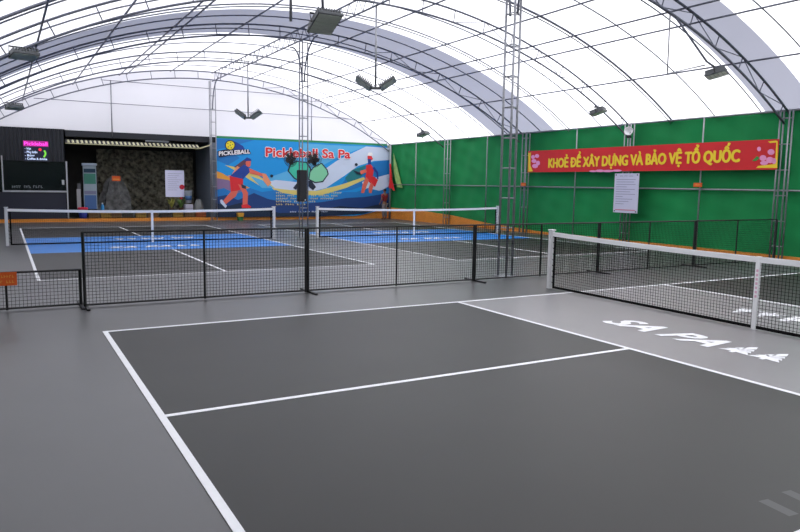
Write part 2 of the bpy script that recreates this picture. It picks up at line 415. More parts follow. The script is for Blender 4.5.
# ------------------------------------------------------------------ nets
def grid(mb, x0, x1, z0, z1, step, r, m_, sag=None):
    """square cord mesh in the local x-z plane"""
    n = round((x1-x0)/step); k = round((z1-z0)/step)
    zt = lambda x: z1-(sag(x) if sag else 0)
    for i in range(1, n):
        x = x0+(x1-x0)*i/n; mb.tube([(x, 0, z0), (x, 0, zt(x))], r, m_, 4, False)
    for j in range(1, k):
        q = j/k; mb.tube([(x, 0, z0+(zt(x)-z0)*q) for x in [x0+(x1-x0)*a/8 for a in range(9)]], r, m_, 4, False)
def court_net(cx, cy, rz, label, r, h=.91, hw=3.36):
    t = thing('pickleball_net', label, 'net', (cx, cy, 0), rz, 'pickleball nets')
    sag = lambda x: .055*(1-(x/hw)**2)
    nm = MB(); grid(nm, -hw+.1, hw-.1, .03, h-.06, .042, r, M_cord, sag); nm.build('mesh', t)
    xs = [-hw+.03+(2*hw-.06)*i/16 for i in range(17)]
    tp = MB()
    for a, b in zip(xs[:-1], xs[1:]):
        za, zb = h-sag(a), h-sag(b)
        tp.add([(a, -.012, za-.065), (b, -.012, zb-.065), (b, -.012, zb), (a, -.012, za), (a, .012, za-.065), (b, .012, zb-.065), (b, .012, zb), (a, .012, za)],
               [(0, 1, 2, 3), (3, 2, 6, 7), (7, 6, 5, 4), (4, 5, 1, 0)], M_tape)
    tp.build('top_tape', t)
    bt = MB().box((-hw+.08, -.008, .015), (hw-.08, .008, .05), M_cord)
    for s in (-1, 1): bt.box((s*(hw-.08)-.018, -.008, .015), (s*(hw-.08)+.018, .008, h-.06), M_cord)
    bt.build('black_border', t)
    MB().box((-.028, -.016, .0), (.028, .016, h-.05), M_tape).build('centre_strap', t)
    if hw > 3.45:
        sp_ = MB()
        for i in range(7): sp_.box((-.014, .016, .38+.05*i), (.012, .018, .41+.05*i), flat('strap_pink', 222, 178, 198))
        sp_.build('strap_print', t)
    lc = MB()
    for s in (-1, 1):
        for i in range(9):
            z = .06+(h-.18)*i/8
            lc.tube([(s*(hw-.09), 0, z), (s*(hw-.045), -.02, z+.03), (s*(hw-.02), 0, z+.06)], .006, M_cord, 4)
    lc.build('lacing', t)
    for s in (-1, 1):
        p = MB().bbox((s*hw-.04 if s < 0 else hw-.03, -.04, .0), (s*hw+.03 if s < 0 else hw+.04, .04, h+.02), M_white, .008).build('post', t)
        MB().bbox((s*hw-.05, -.05, h+.02), (s*hw+.05, .05, h+.04), M_white, .008).build('cap', p)
    return t
court_net(6.706, -3.06, pi/2, 'pickleball net at right in front, white tape and strap, largest of the three', .0026, .91, 3.51)
court_net(XF1+W/2-.06, YN, 0, 'far left pickleball net across the blue strip in front of the black stall', .0018, .90)
court_net(XF2+W/2-.05, YN, 0, 'far pickleball net in front of the green wall, right of the central column', .0018, .90)

# ------------------------------------------------------------------ black barrier panels
FY = 1.65
def barrier(x0, xm, x1, h, y, label, foot0, foot1, thick=.02):
    t = thing('mesh_barrier', label, 'barrier', (x0, y, 0), group='black mesh barriers dividing the courts')
    W_ = x1-x0
    mb = MB(); grid(mb, .02, W_-.02, .03, h, .043, .0026, M_cord); mb.build('mesh', t)
    MB().tube([(0, 0, h), (W_, 0, h)], .014, M_dark, 6).build('top_rail', t)
    MB().tube([(0, 0, .03), (W_, 0, .03)], .014, M_dark, 6).build('bottom_rail', t)
    for x, r in ((.015, thick), (W_-.015, thick), (xm-x0, .014)):
        if x < 0 or x > W_: continue
        MB().tube([(x, 0, .01), (x, 0, h)], r, M_dark, 8).build('post', t)
    for fl, x in ((foot0, .028), (foot1, W_-.015)):
        if fl: MB().bbox((x-.022, -.3, 0), (x+.022, .3, .025), M_dark, .006).build('foot', t)
FX = [0, 1.51, 3.02, 4.55, 6.07, 7.54, 8.97, 10.36, 11.75, 13.15, 14.6]
LB = ['black mesh barrier panel leftmost of the tall ones, behind the front court corner', 'black mesh barrier panel second from left, under the central column',
      'black mesh barrier panel in front of the pale lattice column', 'black mesh barrier panel behind the front net left half, starting under the white notice',
      'black mesh barrier panel farthest right, ending at the green wall lattice post']
for k in range(5):
    barrier(FX[2*k]+.003-(.03 if k == 0 else 0), FX[2*k+1], FX[2*k+2]-.003, .96, FY, LB[k], True, k == 4)
barrier(-3.05, -.88, -.035, .475, 1.76, 'low black mesh barrier at the left edge carrying the orange sign', False, True)
s = thing('barrier_sign', 'orange sign hung on the low black barrier at the left edge', 'sign', (-.76, 1.73, .32))
MB().box((-.62, -.006, 0), (0, 0, .165), flat('sign_orange', 214, 88, 22)).build('board', s)
tx = MB()
strokes(tx, flat('sign_yellow', 225, 150, 60), (-.585, -.008, .095), (.56, 0, 0), (0, 0, .035), (4, 2, 5, 5), 3)
strokes(tx, MATS['sign_yellow'], (-.585, -.008, .03), (.56, 0, 0), (0, 0, .035), (3, 5, 4, 3), 5)
tx.build('lettering', s)

# ------------------------------------------------------------------ floodlights
M_lamp = mat('lamp_housing', srgb(88, 91, 94), .5); M_lens = mat('lamp_lens', srgb(185, 192, 182), .35)
def panel(parent, M, w=.42, l=.34):
    """finned flood panel; local -z faces down"""
    h = MB(); h.bbox((-w/2, -l/2, 0), (w/2, l/2, .05), M_lamp, .008, M)
    for i in range(9):
        x = -w/2+.03+(w-.06)*i/8; h.box((x-.008, -l/2+.02, .05), (x+.008, l/2-.02, .12), M_lamp, M)
    o = h.build('housing', parent)
    lm_ = MB()
    for i in range(5):
        y = -l/2+.02+(l-.04)*i/5; lm_.box((-w/2+.02, y+.006, -.008), (w/2-.02, y+(l-.04)/5-.006, .001), M_lens, M)
    lm_.build('lens', o)
    return o
def twin(x, y, z, top, label, rz=0.):
    t = thing('twin_floodlight', label, 'floodlight', (x, y, z), rz, 'twin floodlights hung from the ridge beam')
    MB().tube([(0, 0, .05), (0, 0, top-z)], .024, M_steel, 8).build('drop_pole', t, True)
    MB().bbox((-.12, -.04, .0), (.12, .04, .06), M_lamp, .01).build('bracket', t)
    for s_ in (-1, 1):
        M = Matrix.Translation((s_*.30, 0, .12)) @ Matrix.Rotation(-s_*math.radians(34), 4, 'Y') @ Matrix.Rotation(math.radians(-14), 4, 'X')
        panel(t, M)
twin(BX, 16.55, 3.86, 5.72, 'twin floodlight on a pole in front of the white gable left of the central column', -.52)
twin(BX, 6.8, 3.82, 5.72, 'twin floodlight with two raised wings hanging above the blue banner, nearer than the other twin', -.52)
def single(x, y, z, label, pole, rz, tilt, w=.45, l=.42):
    t = thing('floodlight', label, 'floodlight', (x, y, z), 0, 'single floodlights hung from the arch trusses')
    M = Matrix.Rotation(rz, 4, 'Z') @ Matrix.Rotation(tilt, 4, 'X')
    panel(t, M, w, l)
    br = MB()
    P = [M @ Vector(p) for p in ((-w/2-.015, 0, .02), (-w/2-.015, 0, .17), (w/2+.015, 0, .17), (w/2+.015, 0, .02))]
    br.tube(P, .014, M_dark, 6); br.build('yoke', t)
    q = M @ Vector((0, 0, .17))
    if pole: MB().tube([q]+[Vector(p)-Vector((x, y, z)) for p in pole], .022, M_truss, 8).build('pole', t, True)
    return t
single(3.43, 1.95, 3.98, 'large square floodlight panel at the top centre, nearest the camera', [tuple(arc(RO-.34, 3.35, 2.0))], .0, math.radians(-24), .40, .50)
single(12.45, 1.9, 4.03, 'floodlight with slatted face at the upper right, in front of the narrow grey strip', [(12.15, 1.95, 4.3), (11.2, 2.0, tuple(arc(RO-.34, 11.2, 2))[2])], .5, math.radians(-14), .6, .42)
single(13.95, 6.75, 3.72, 'small floodlight on the roof slope above the left half of the red banner', [tuple(arc(RO-.34, 13.85, 6.8))], .5, math.radians(-20))
single(14.1, 16.5, 3.62, 'small floodlight far back under the roof left of the pale column', [tuple(arc(RO-.34, 14.0, 16.55))], .5, math.radians(-20))
single(-.42, 6.75, 3.82, 'dark floodlight under the roof at the upper left, larger of the two there', [(-.5, 6.8, tuple(arc(RO-.34, -.5, 6.8))[2])], .2, math.radians(-8))
single(-.45, 16.45, 3.72, 'dark floodlight at the far left just above the black kiosk', [(-.5, 16.55, tuple(arc(RO-.34, -.5, 16.5))[2])], .2, math.radians(-8))
t = MB(); p0 = (11.0, 2.0, arc(RO-.34, 11.0, 2).z); t.tube([p0, (11.0, 1.98, 3.95), (12.1, 1.94, 4.22)], .016, M_steel, 6)
tag(t.build('lamp_hanger', None, True), 'thin pale L-shaped pipe hanging from the roof left of the upper right floodlight', 'pipe')
t = MB(); zt = arc(RO-.34, 2.9, 2).z; t.tube([(2.91, 2.0, 3.97), (2.91, 2.0, zt)], .022, M_steel, 6)
tag(t.build('drop_pipe', None, True), 'short pale pipe hanging from the roof left of the large floodlight panel', 'pipe')

# ------------------------------------------------------------------ things on the middle column
cx, cy = 6.93, 11.65
sp = thing('column_speaker', 'tall black loudspeaker hung on the middle lattice column', 'loudspeaker', (cx-.14, cy-.3, 1.08))
MB().bbox((-.125, -.1, 0), (.125, .1, .92), mat('speaker_black', srgb(22, 22, 24), .6), .012).build('cabinet', sp)
MB().bbox((-.105, -.112, .06), (.105, -.098, .87), mat('speaker_grille', srgb(38, 38, 40), .8), .004).build('grille', sp)
MB().lathe([(.0, 0), (.022, .004), (.018, .014)], (.06, -.105, .05), M_white, 10, Matrix.Rotation(pi/2, 4, 'X')).build('dial', sp)
MB().box((-.03, .1, .4), (.03, .2, .5), M_dark).build('wall_bracket', sp)
def fan(x, label, rz):
    t = thing('column_fan', label, 'fan', (x, cy-.14, 2.32), rz, 'fans on the middle column')
    cg = MB()
    for k in range(30):
        a = 2*pi*k/30; c_, s_ = math.cos(a), math.sin(a)
        cg.tube([(.03*c_, -.19, .03*s_), (.2*c_, -.17, .2*s_), (.235*c_, -.12, .235*s_), (.2*c_, -.06, .2*s_), (.03*c_, -.05, .03*s_)], .005, M_dark, 4, False)
    cg.tube([(.235*math.cos(2*pi*k/24), -.12, .235*math.sin(2*pi*k/24)) for k in range(25)], .006, M_dark, 5)
    cg.build('cage', t)
    bl = MB()
    for k in range(5):
        a = 2*pi*k/5; M = Matrix.Rotation(a, 4, 'Y') @ Matrix.Rotation(.4, 4, 'X')
        bl.prism([Vector((0, -.12, 0)) + M @ Vector(p) for p in ((.03, 0, -.03), (.1, 0, -.08), (.17, 0, -.07), (.19, 0, .03), (.1, 0, .06), (.03, 0, .03))], (0, .004, 0), mat('fan_blade', srgb(44, 46, 50), .5))
    bl.build('blades', t)
    MB().lathe([(.03, 0), (.06, .01), (.06, .1), (.03, .13)], (0, -.06, 0), M_dark, 12, Matrix.Rotation(-pi/2, 4, 'X')).build('motor', t)
    MB().tube([(0, 0, 0), (-.1 if x > cx else .1, .06, -.12)], .015, M_dark, 6).build('arm', t)
fan(cx-.5, 'dark round fan on the left side of the middle column', .25); fan(cx+.27, 'dark round fan on the right side of the middle column', -.25)

# ------------------------------------------------------------------ printed banner on the back wall
BYP = YB-.10
def P2(u, v, lay): return at(u, v, 1, BYP-.0006*lay)
bn = MB(); LAY = [0]
def shape(pts, m_, lay=None):
    LAY[0] += 1; l = lay if lay is not None else LAY[0]
    P = [P2(u, v, l) for u, v in pts]
    bn.add(P, [tuple(range(len(P)))], m_)
c_sky = flat('print_sky', 10, 148, 222); c_pale = flat('print_pale', 205, 215, 238); c_lb = flat('print_light_blue', 90, 178, 228)
c_mid = flat('print_mid_blue', 25, 120, 195); c_deep = flat('print_deep_blue', 20, 58, 120); c_navy = flat('print_navy', 10, 36, 66)
c_yel = flat('print_yellow', 222, 205, 120); c_or = flat('print_orange', 232, 160, 60); c_pur = flat('print_mauve', 135, 110, 150)
c_teal = flat('print_teal', 28, 120, 130); c_red = flat('print_red', 222, 38, 48); c_rim = flat('print_white', 240, 236, 240)
c_skin = flat('print_skin', 226, 105, 88); c_skin2 = flat('print_skin_light', 236, 150, 110); c_bsh = flat('print_shirt_blue', 22, 62, 150)
c_hair = flat('print_hair', 96, 60, 78); c_blk = flat('print_black', 22, 34, 58); c_gr = flat('print_paddle_green', 60, 190, 160); c_gr2 = flat('print_paddle_pale', 130, 205, 165)
# sheet
q0, q1 = at(215.5, 138, 1, BYP), at(391.5, 148, 1, BYP); zb = .14
x0b, x1b = q0.x, min(q1.x, XR-.2); zt0, zt1 = 3.43, 3.44
N_ = 24
for i in range(N_):
    a = x0b+(x1b-x0b)*i/N_; b = x0b+(x1b-x0b)*(i+1)/N_
    zz = lambda x: zb if x < 13.6 else zb+(x-13.6)*.22
    bn.add([(a, BYP, zz(a)), (b, BYP, zz(b)), (b, BYP, zt0), (a, BYP, zt0), (a, BYP+.004, zz(a)), (b, BYP+.004, zz(b)), (b, BYP+.004, zt0), (a, BYP+.004, zt0)],
           [(0, 1, 2, 3), (7, 6, 5, 4), (0, 4, 5, 1), (3, 2, 6, 7)], c_sky)
shape([(215.7, 138.6), (240, 139), (255, 140), (228, 147), (215.7, 150)], c_mid)
shape([(215.7, 152), (228, 150), (240, 158), (228, 165), (215.7, 160)], c_mid)
shape([(300, 143), (330, 145), (366, 146.5), (340, 156), (318, 168), (300, 178), (284, 184), (262, 180), (290, 170)], c_lb)
shape([(366, 146.5), (389.5, 148), (389.5, 160), (374, 161), (358, 166), (344, 176), (326, 188), (302, 194), (276, 190), (262, 183), (276, 180), (296, 182), (318, 174), (338, 160)], c_pale)
shape([(389.5, 160), (389.5, 176), (368, 184), (352, 190), (336, 192), (346, 178), (358, 168), (374, 162)], c_mid)
shape([(345, 178), (352, 170), (366, 165), (362, 176), (350, 186)], c_teal)
shape([(225, 165), (240, 168), (256, 174), (268, 182), (275, 188), (262, 187), (250, 180), (238, 172)], c_yel)
shape([(250, 176), (262, 180), (274, 188), (262, 188)], c_lb)
shape([(215.7, 171), (222, 173), (232, 179), (240, 183), (250, 188), (240, 189), (215.7, 181)], c_or)
shape([(215.7, 178), (228, 180), (244, 188), (262, 196), (250, 206), (215.7, 206)], c_pur)
shape([(272, 188), (290, 190), (316, 191), (340, 185), (364, 177), (365, 179.5), (346, 188), (322, 195), (296, 195), (276, 192)], c_yel)
shape([(362, 182), (374, 178), (389.5, 174), (389.5, 188), (366, 194)], c_pale)
shape([(215.7, 190), (224, 188), (236, 194), (250, 188), (262, 192), (276, 190), (290, 196), (304, 200), (318, 197), (330, 199), (344, 192), (356, 192), (368, 188), (380, 191), (389.5, 186), (389.5, 206), (362, 212), (320, 216), (215.7, 217)], c_mid)
shape([(215.7, 197), (226, 195), (238, 200), (254, 193), (268, 199), (284, 202), (300, 204), (322, 202), (346, 198), (364, 197), (389.5, 193), (389.5, 206.5), (362, 214), (320, 216), (215.7, 217)], c_deep)
shape([(215.7, 203), (228, 206), (244, 202), (252, 208), (264, 209), (280, 213), (310, 212), (340, 206), (362, 208), (380, 204), (389.5, 202), (389.5, 207), (362, 214), (320, 216.5), (215.7, 217.3)], c_navy)
for a in ((268, 189, 300, 199), (288, 186, 322, 194)):
    pass
# crossing paddles
def ring(cxp, cyp, pts, fill, line):
    shape([(cxp+a*1.14, cyp+b*1.14) for a, b in pts], line); shape([(cxp+a, cyp+b) for a, b in pts], fill)
ring(300, 171, [(-9, -6), (-3, -9), (6, -8), (10, -2), (9, 6), (2, 10), (-5, 7), (-11, 0)], c_gr, c_blk)
ring(318.5, 173, [(-8, -1), (-4, -6), (3, -9), (8, -3), (9, 1), (4, 8), (-3, 9), (-9, 6)], c_gr2, c_blk)
shape([(308, 181), (311, 180), (316, 187), (313, 190.5), (308, 186)], c_blk)
shape([(297, 183), (300, 184), (296, 190), (293, 188)], c_blk)
# player on the left
shape([(234, 167), (242, 161), (247, 158), (248, 163), (243, 168), (237, 168)], c_hair)
shape([(231.5, 175), (237, 166), (241, 168), (233, 178), (227, 176)], c_skin2)
shape([(247, 159), (251, 160), (250.5, 166), (247, 168), (245.5, 163)], c_skin)
shape([(243.5, 160), (247, 157.3), (251, 159), (251.5, 161), (246, 161)], c_bsh)
shape([(238, 169), (244, 164.5), (250, 168), (250, 172), (245, 177), (242.5, 180), (230, 176)], c_bsh)
shape([(249, 168), (262, 173.5), (263, 176.5), (250, 173.5)], c_skin)
shape([(262, 173), (266, 174), (271.5, 183), (268, 186.5), (263.5, 181)], c_skin2)
shape([(229.5, 176), (243, 179), (243, 185), (240, 190), (231, 192)], c_red)
shape([(238, 184), (244, 186), (248, 193), (247.5, 206), (242.5, 206), (243, 194)], c_skin)
shape([(231, 191.5), (238, 190.5), (236, 196), (226, 204), (222, 202)], c_skin)
shape([(220, 200), (222, 199.5), (227, 206), (225.5, 208), (220.5, 203)], c_pale)
shape([(241.5, 205), (247, 204), (251, 206.5), (250.5, 208), (242, 208)], c_red)
shape([(241, 184), (246, 186), (246, 189), (242, 188)], c_blk)
# player on the right
shape([(367.5, 156), (371, 155), (373, 159), (370.5, 161), (367.8, 160)], c_red)
shape([(367.5, 155.5), (368.5, 152.5), (372, 152.5), (373, 155), (371, 156)], c_rim)
shape([(367.6, 159), (371, 159), (371.2, 166), (368.5, 166)], c_bsh)
shape([(366, 165), (371, 164.5), (374, 169), (373, 176), (366, 176)], c_red)
shape([(360, 171), (366, 169), (367, 172), (361, 174.5)], c_skin)
shape([(352.5, 169.8), (360, 172.5), (361, 174.5), (357, 174)], c_blk)
shape([(365, 175), (374, 176.5), (378, 180), (375, 187), (371, 184), (367, 180)], c_red)
shape([(366, 177), (369, 180), (364, 193), (361, 193), (362.5, 185)], c_skin)
shape([(371, 182), (373.5, 185), (371.5, 193), (369, 193), (368.5, 188)], c_skin)
for (a, b) in ((271.7, 176), (356.3, 164.6)):
    shape([(a+1.6*math.cos(t*pi/4), b+1.6*math.sin(t*pi/4)) for t in range(8)], c_blk)
shape([(372, 168), (374.5, 167), (378, 172), (378.5, 179), (377, 179), (376.5, 173)], c_bsh)
# logo
shape([(232, 141), (236, 142), (243, 146), (246, 151), (234, 152)], c_bsh)
shape([(230.2+5.2*math.cos(t*pi/8), 145.2+5.2*math.sin(t*pi/8)) for t in range(16)], c_blk)
shape([(230.2+4.3*math.cos(t*pi/8), 145.2+4.3*math.sin(t*pi/8)) for t in range(16)], flat('print_ball', 236, 216, 40))
for a, b in ((230.2, 145.2), (232.6, 144.4), (230.8, 142.4), (227.9, 143.6), (228.2, 146.9), (231.3, 147.9)):
    shape([(a+.6*math.cos(t*pi/3), b+.6*math.sin(t*pi/3)) for t in range(6)], c_blk)
shape([(217.5, 151), (225, 149.5), (249, 149.5), (251, 153.5), (232, 155), (219, 157.5)], c_blk)
lay = LAY[0]+3
def ptext(txt, m_, u0, v0, u1, v1, h, lay, bold=0., shear=0):
    a, b = P2(u0, v0, lay), P2(u1, v1, lay); c = P2(u0, v0-h, lay); q = bold*(c-a).z
    for i, (dx, dz) in enumerate(((0, 0), (q, 0), (-q, 0), (0, q), (0, -q), (q*.7, q*.7), (-q*.7, q*.7), (q*.7, -q*.7), (-q*.7, -q*.7)) if bold else ((0, 0),)):
        put_text(bn, txt, m_, a+Vector((dx, -.0003*i, dz)), b-a, (0, 0, (c-a).z), shear)
ptext('PICKLEBALL', c_rim, 219, 155.6, 250, 153.2, 4.2, lay, .05)
ptext('Pickleball Sa Pa', c_rim, 266, 156.2, 350, 158.2, 9.0, lay, .12)
ptext('Pickleball Sa Pa', c_red, 266, 156.2, 350, 158.2, 9.0, lay+3, .05)
for i in range(5):
    v = 193.5+i*2.9
    a_ = P2(276, v, lay); strokes(bn, c_yel, a_, P2(276+(66, 62, 58, 40, 30)[i], v, lay)-a_, (0, 0, (P2(276, v-1.5, lay)-a_).z), ((4, 6, 3, 7, 5, 6), (5, 4, 7, 3, 6, 4), (6, 5, 3, 4, 7), (7, 5, 4), (3, 4, 4))[i], i)
a_ = P2(290, 212.6, lay); strokes(bn, c_pale, a_, P2(328, 212.2, lay)-a_, (0, 0, (P2(290, 211.2, lay)-a_).z), (4, 7, 3, 6), 9)
tag(bn.build('printed_banner'), 'large blue printed banner with players and red title on the back wall', 'banner')
# green strip glimpsed above the banner
ob = MB().box((7.0, YB-.075, 3.40), (XR-.2, YB-.05, 3.53), flat('strip_green', 40, 140, 90)).build('green_strip')
tag(ob, 'narrow green cloth strip showing above the blue banner', 'cloth')

# ------------------------------------------------------------------ red banner and notice on the green wall
RX = XR-.315
rm = MB(); c_rb = flat('banner_red', 205, 24, 32, noise=.06, scale=2); c_ry = flat('banner_yellow', 238, 205, 40)
c_pk = flat('banner_pink', 232, 150, 195); c_lf = flat('banner_leaf', 50, 140, 60)
def R2(u, v, l=0): return at(u, v, 0, RX-.003*l)
ya, yb_ = R2(528, 160).y, R2(778.5, 150).y; z0r, z1r = R2(528, 172.3).z, R2(528, 151.2).z
zr0, zr1 = R2(778.5, 169.5).z, R2(778.5, 139).z
n = 30
for i in range(n):
    fa, fb = i/n, (i+1)/n
    pa, pb = ya+(yb_-ya)*fa, ya+(yb_-ya)*fb
    la, lb = z0r+(zr0-z0r)*fa, z0r+(zr0-z0r)*fb; ta, tb = z1r+(zr1-z1r)*fa, z1r+(zr1-z1r)*fb
    rm.add([(RX, pa, la), (RX, pb, lb), (RX, pb, tb), (RX, pa, ta), (RX+.006, pa, la), (RX+.006, pb, lb), (RX+.006, pb, tb), (RX+.006, pa, ta)],
           [(0, 1, 2, 3), (7, 6, 5, 4), (3, 2, 6, 7), (0, 4, 5, 1)], c_rb)
red = thing('red_banner', 'long red banner with yellow slogan across the green wall', 'banner', (0, 0, 0))
rm.build('sheet', red)
rt = MB()
def rtext(txt, u0, v0, u1, v1, h, l):
    a, b, c = R2(u0, v0, l), R2(u1, v1, l), R2(u0, v0-h, l)
    for i, (dy, dz) in enumerate(((0, 0), (.022, 0), (-.022, 0), (0, .014), (0, -.014), (.018, .012), (-.018, -.012))):
        put_text(rt, txt, c_ry, a+Vector((-.0004*i, dy, dz)), b-a, (0, 0, (c-a).z))
rtext('KHO\u1eba D\u1ec2 X\u00c2Y D\u1ef0NG V\u00c0 B\u1ea2O V\u1ec6 T\u1ed4 QU\u1ed0C', 548.5, 167.6, 739, 161.6, 9.3, 2)
full = 'KHO\u1eba D\u1ec2 X\u00c2Y D\u1ef0NG V\u00c0 B\u1ea2O V\u1ec6 T\u1ed4 QU\u1ed0C'
f0, f1 = text_width(full); d1 = text_width('KHO\u1eba D')[1]; dw = text_width('D'); 
a_, b_, c__ = R2(548.5, 167.6, 3), R2(739, 161.6, 3), R2(548.5, 158.3, 3); w_ = dw[1]-dw[0]
fr = lambda x: a_+(b_-a_)*((x-f0)/(f1-f0))
hh = (c__-a_).z; q0_, q1_ = fr(d1-w_*1.2), fr(d1-w_*.5)
rt.add([q0_+Vector((0, 0, hh*.42)), q1_+Vector((0, 0, hh*.42)), q1_+Vector((0, 0, hh*.58)), q0_+Vector((0, 0, hh*.58))], [(0, 1, 2, 3)], c_ry)
rt.build('slogan', red)
rf2 = MB()
def rs(pts, m_, l): rf2.add([R2(u, v, l) for u, v in pts], [tuple(range(len(pts)))], m_)
def blob(u, v, ru, rv, m_, l, k=9): rs([(u+ru*math.cos(2*pi*i/k), v+rv*math.sin(2*pi*i/k)) for i in range(k)], m_, l)
rs([(528.3, 153), (531, 152.5), (530.5, 158), (530.5, 166), (533, 171.3), (528.4, 171.6)], c_ry, 1)
for a in ((533, 157, 2, 2), (537, 156, 2.2, 2), (534, 161, 2.6, 2), (538, 163, 2, 2.4), (535, 166, 3, 2.2)): blob(*a, c_pk, 1.5)
for a in ((593, 171.2, 4, 1), (600, 170.8, 5, 1.3), (608, 171, 6, 1.2), (617, 170.6, 5, 1.1)): blob(*a, c_pk, 1.5)
rs([(776.4, 141), (777.7, 141), (777.4, 168), (756, 168), (758, 166), (775, 164)], c_ry, 1)
rs([(768, 141.5), (776.5, 140.4), (776.5, 142.5), (770, 143)], c_ry, 1)
for a in ((759, 149, 2, 2.4), (771, 152, 3.6, 3), (763, 158, 3.6, 3), (770, 160, 4, 3.2), (764, 163, 4, 2.2), (774, 161, 2.4, 3)): blob(*a, c_pk, 1.5)
rs([(752, 161), (757, 156), (759.5, 158), (756, 161)], c_lf, 1.7)
rf2.build('lotus_print', red)
# notice
NX_ = XR-.42
p0, p1 = at(615, 173.5, 0, NX_), at(637, 213.5, 0, NX_)
nt_ = thing('wall_notice', 'white notice board with grey lines hung below the red banner', 'notice board', (NX_, p0.y, p1.z))
hy, hz = p1.y-p0.y, p0.z-p1.z
MB().box((0, hy, 0), (.015, 0, hz), flat('notice_white', 200, 200, 222)).build('board', nt_)
lt = MB(); c_gt = flat('notice_text', 130, 132, 158); c_rt = flat('notice_red', 200, 120, 140)
strokes(lt, c_gt, (-.003, hy*.22, hz*.92), (0, hy*.56, 0), (0, 0, hz*.03), (3, 3, 4), 4)
for i in range(11):
    z = hz*(.84-.062*i); L_ = (.8, .74, .8, .45, .78, .6, .8, .3, .7, .55, .35)[i]
    lt.box((-.003, hy*(.08+L_), z), (-.001, hy*.08, z+hz*.012), c_gt)
lt.box((-.003, hy*.92, hz*.06), (-.001, hy*.08, hz*.085), c_rt)
lt.build('text_lines', nt_)
for i, (a, b) in enumerate(((.06, .04), (.94, .04), (.06, .96), (.94, .96))):
    MB().lathe([(.02, 0), (.02, .008), (.005, .012)], (-.002, hy*a, hz*b), M_dark, 8, Matrix.Rotation(-pi/2, 4, 'Y')).build('screw', nt_)
# horn speaker
hs = thing('horn_speaker', 'white horn loudspeaker on the lattice post above the red banner', 'loudspeaker', at(628.5, 131, 0, XR-.42))
MB().lathe([(.05, .24), (.05, .12), (.06, .1), (.12, .0), (.128, -.01), (.11, .0), (.04, .09)], (0, 0, 0), M_white, 20, Matrix.Rotation(.6, 4, 'Z') @ Matrix.Rotation(pi/2+.25, 4, 'Y')).build('horn', hs, True)
MB().bbox((-.03, -.06, -.2), (.07, .06, -.12), M_dark, .01).build('driver', hs)
MB().tube([(.02, 0, -.13), (.12, 0, .0)], .015, M_dark, 6).build('clamp', hs)
# little orange tags
for y, z, lab in ((at(523, 185.5, 0, XR-.36).y, 1.62, 'small orange tag on the lattice post left of the red banner'), (at(697, 186, 0, XR-.2).y, 1.66, 'small orange tag on the rail below the red banner right half')):
    x = XR-.34 if y > 8 else XR-.17
    ob = MB().box((-.006, -.13, 0), (0, .13, .11), MATS['sign_orange']); ob.box((-.009, -.08, .045), (-.005, .08, .065), MATS['sign_yellow'])
    ob = ob.build('orange_tag'); ob.location = (x, y, z+.02); tag(ob, lab, 'sign', 'orange tags on the green wall')

# ------------------------------------------------------------------ dark stall behind the opening
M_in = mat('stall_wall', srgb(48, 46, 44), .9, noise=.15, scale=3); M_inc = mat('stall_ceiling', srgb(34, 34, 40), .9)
YI = 25.2
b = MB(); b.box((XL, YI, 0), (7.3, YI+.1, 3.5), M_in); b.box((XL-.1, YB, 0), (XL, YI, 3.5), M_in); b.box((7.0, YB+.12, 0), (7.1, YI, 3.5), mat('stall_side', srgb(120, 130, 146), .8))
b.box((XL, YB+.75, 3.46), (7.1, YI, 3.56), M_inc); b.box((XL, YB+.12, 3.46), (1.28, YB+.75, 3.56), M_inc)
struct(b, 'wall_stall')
# fascia with serrated bright edge
fa = thing('stall_awning', 'pale serrated awning edge across the top of the dark stall', 'awning', (1.28, YB+.12, 3.0))
mb = MB(); c_aw = cloth('awning_pale', srgb(225, 222, 190), srgb(235, 232, 205), .5); Wd = 5.05
for i in range(64):
    x = Wd*i/64; c_ = c_aw if i % 2 else M_inc
    mb.add([(x, .3, .13), (x+Wd/128, .3, .155), (x+Wd/64, .3, .13), (x, 0, .0), (x+Wd/128, 0, .025), (x+Wd/64, 0, .0)], [(0, 1, 4, 3), (1, 2, 5, 4)], c_)
mb.build('corrugated_sheet', fa)
MB().box((0, -.02, -.03), (Wd, .0, .0), c_aw).build('edge_strip', fa)
mb = MB(); mb.tube([(Wd, 0, -.01), (Wd+.4, 0, .12), (Wd+.62, 0, .4)], .025, c_aw, 6); mb.build('curved_end', fa)
ob = MB(); ob.bbox((-.45, -.03, 0), (.45, .03, .06), mat('tube_grey', srgb(150, 155, 165), .4), .01); ob = ob.build('tube_light'); ob.location = (at(157, 141, 1, YB+.3).x, YB+.3, 3.18)
tag(ob, 'unlit grey tube light above the stall awning', 'lamp')
# front lintel of the stall
struct(MB().box((1.28, YB+.01, 3.25), (7.0, YB+.1, 3.48), M_black), 'trim_3')
# rock wall
rk = MB(); NX2, NZ2 = 60, 34; vs = []
rnd = random.Random(3); ph = [(rnd.uniform(1, 6), rnd.uniform(1, 6), rnd.uniform(0, 6.3), rnd.uniform(.3, 1)) for _ in range(14)]
for k in range(NZ2+1):
    for i in range(NX2+1):
        x = 2.7+4.1*i/NX2; z = 2.95*k/NZ2
        top = 2.9 if x > 3 else 2.9
        d = sum(a_*abs(math.sin(a*x+b_*z+c_)) for a, b_, c_, a_ in ph)/9+rnd.uniform(0, .05)
        vs.append((x, YI-.1-.35*d, z))
rk.add(vs, [(k*(NX2+1)+i, k*(NX2+1)+i+1, (k+1)*(NX2+1)+i+1, (k+1)*(NX2+1)+i) for k in range(NZ2) for i in range(NX2)], mat('rock', srgb(112, 108, 94), .9, noise=.85, scale=7, bump=1))
tag(rk.build('rock_wall'), 'rough grey rock face at the back of the dark stall', 'rock')
bo = MB(); rr = random.Random(5); vs = []; fs = []
nA, nB = 14, 9
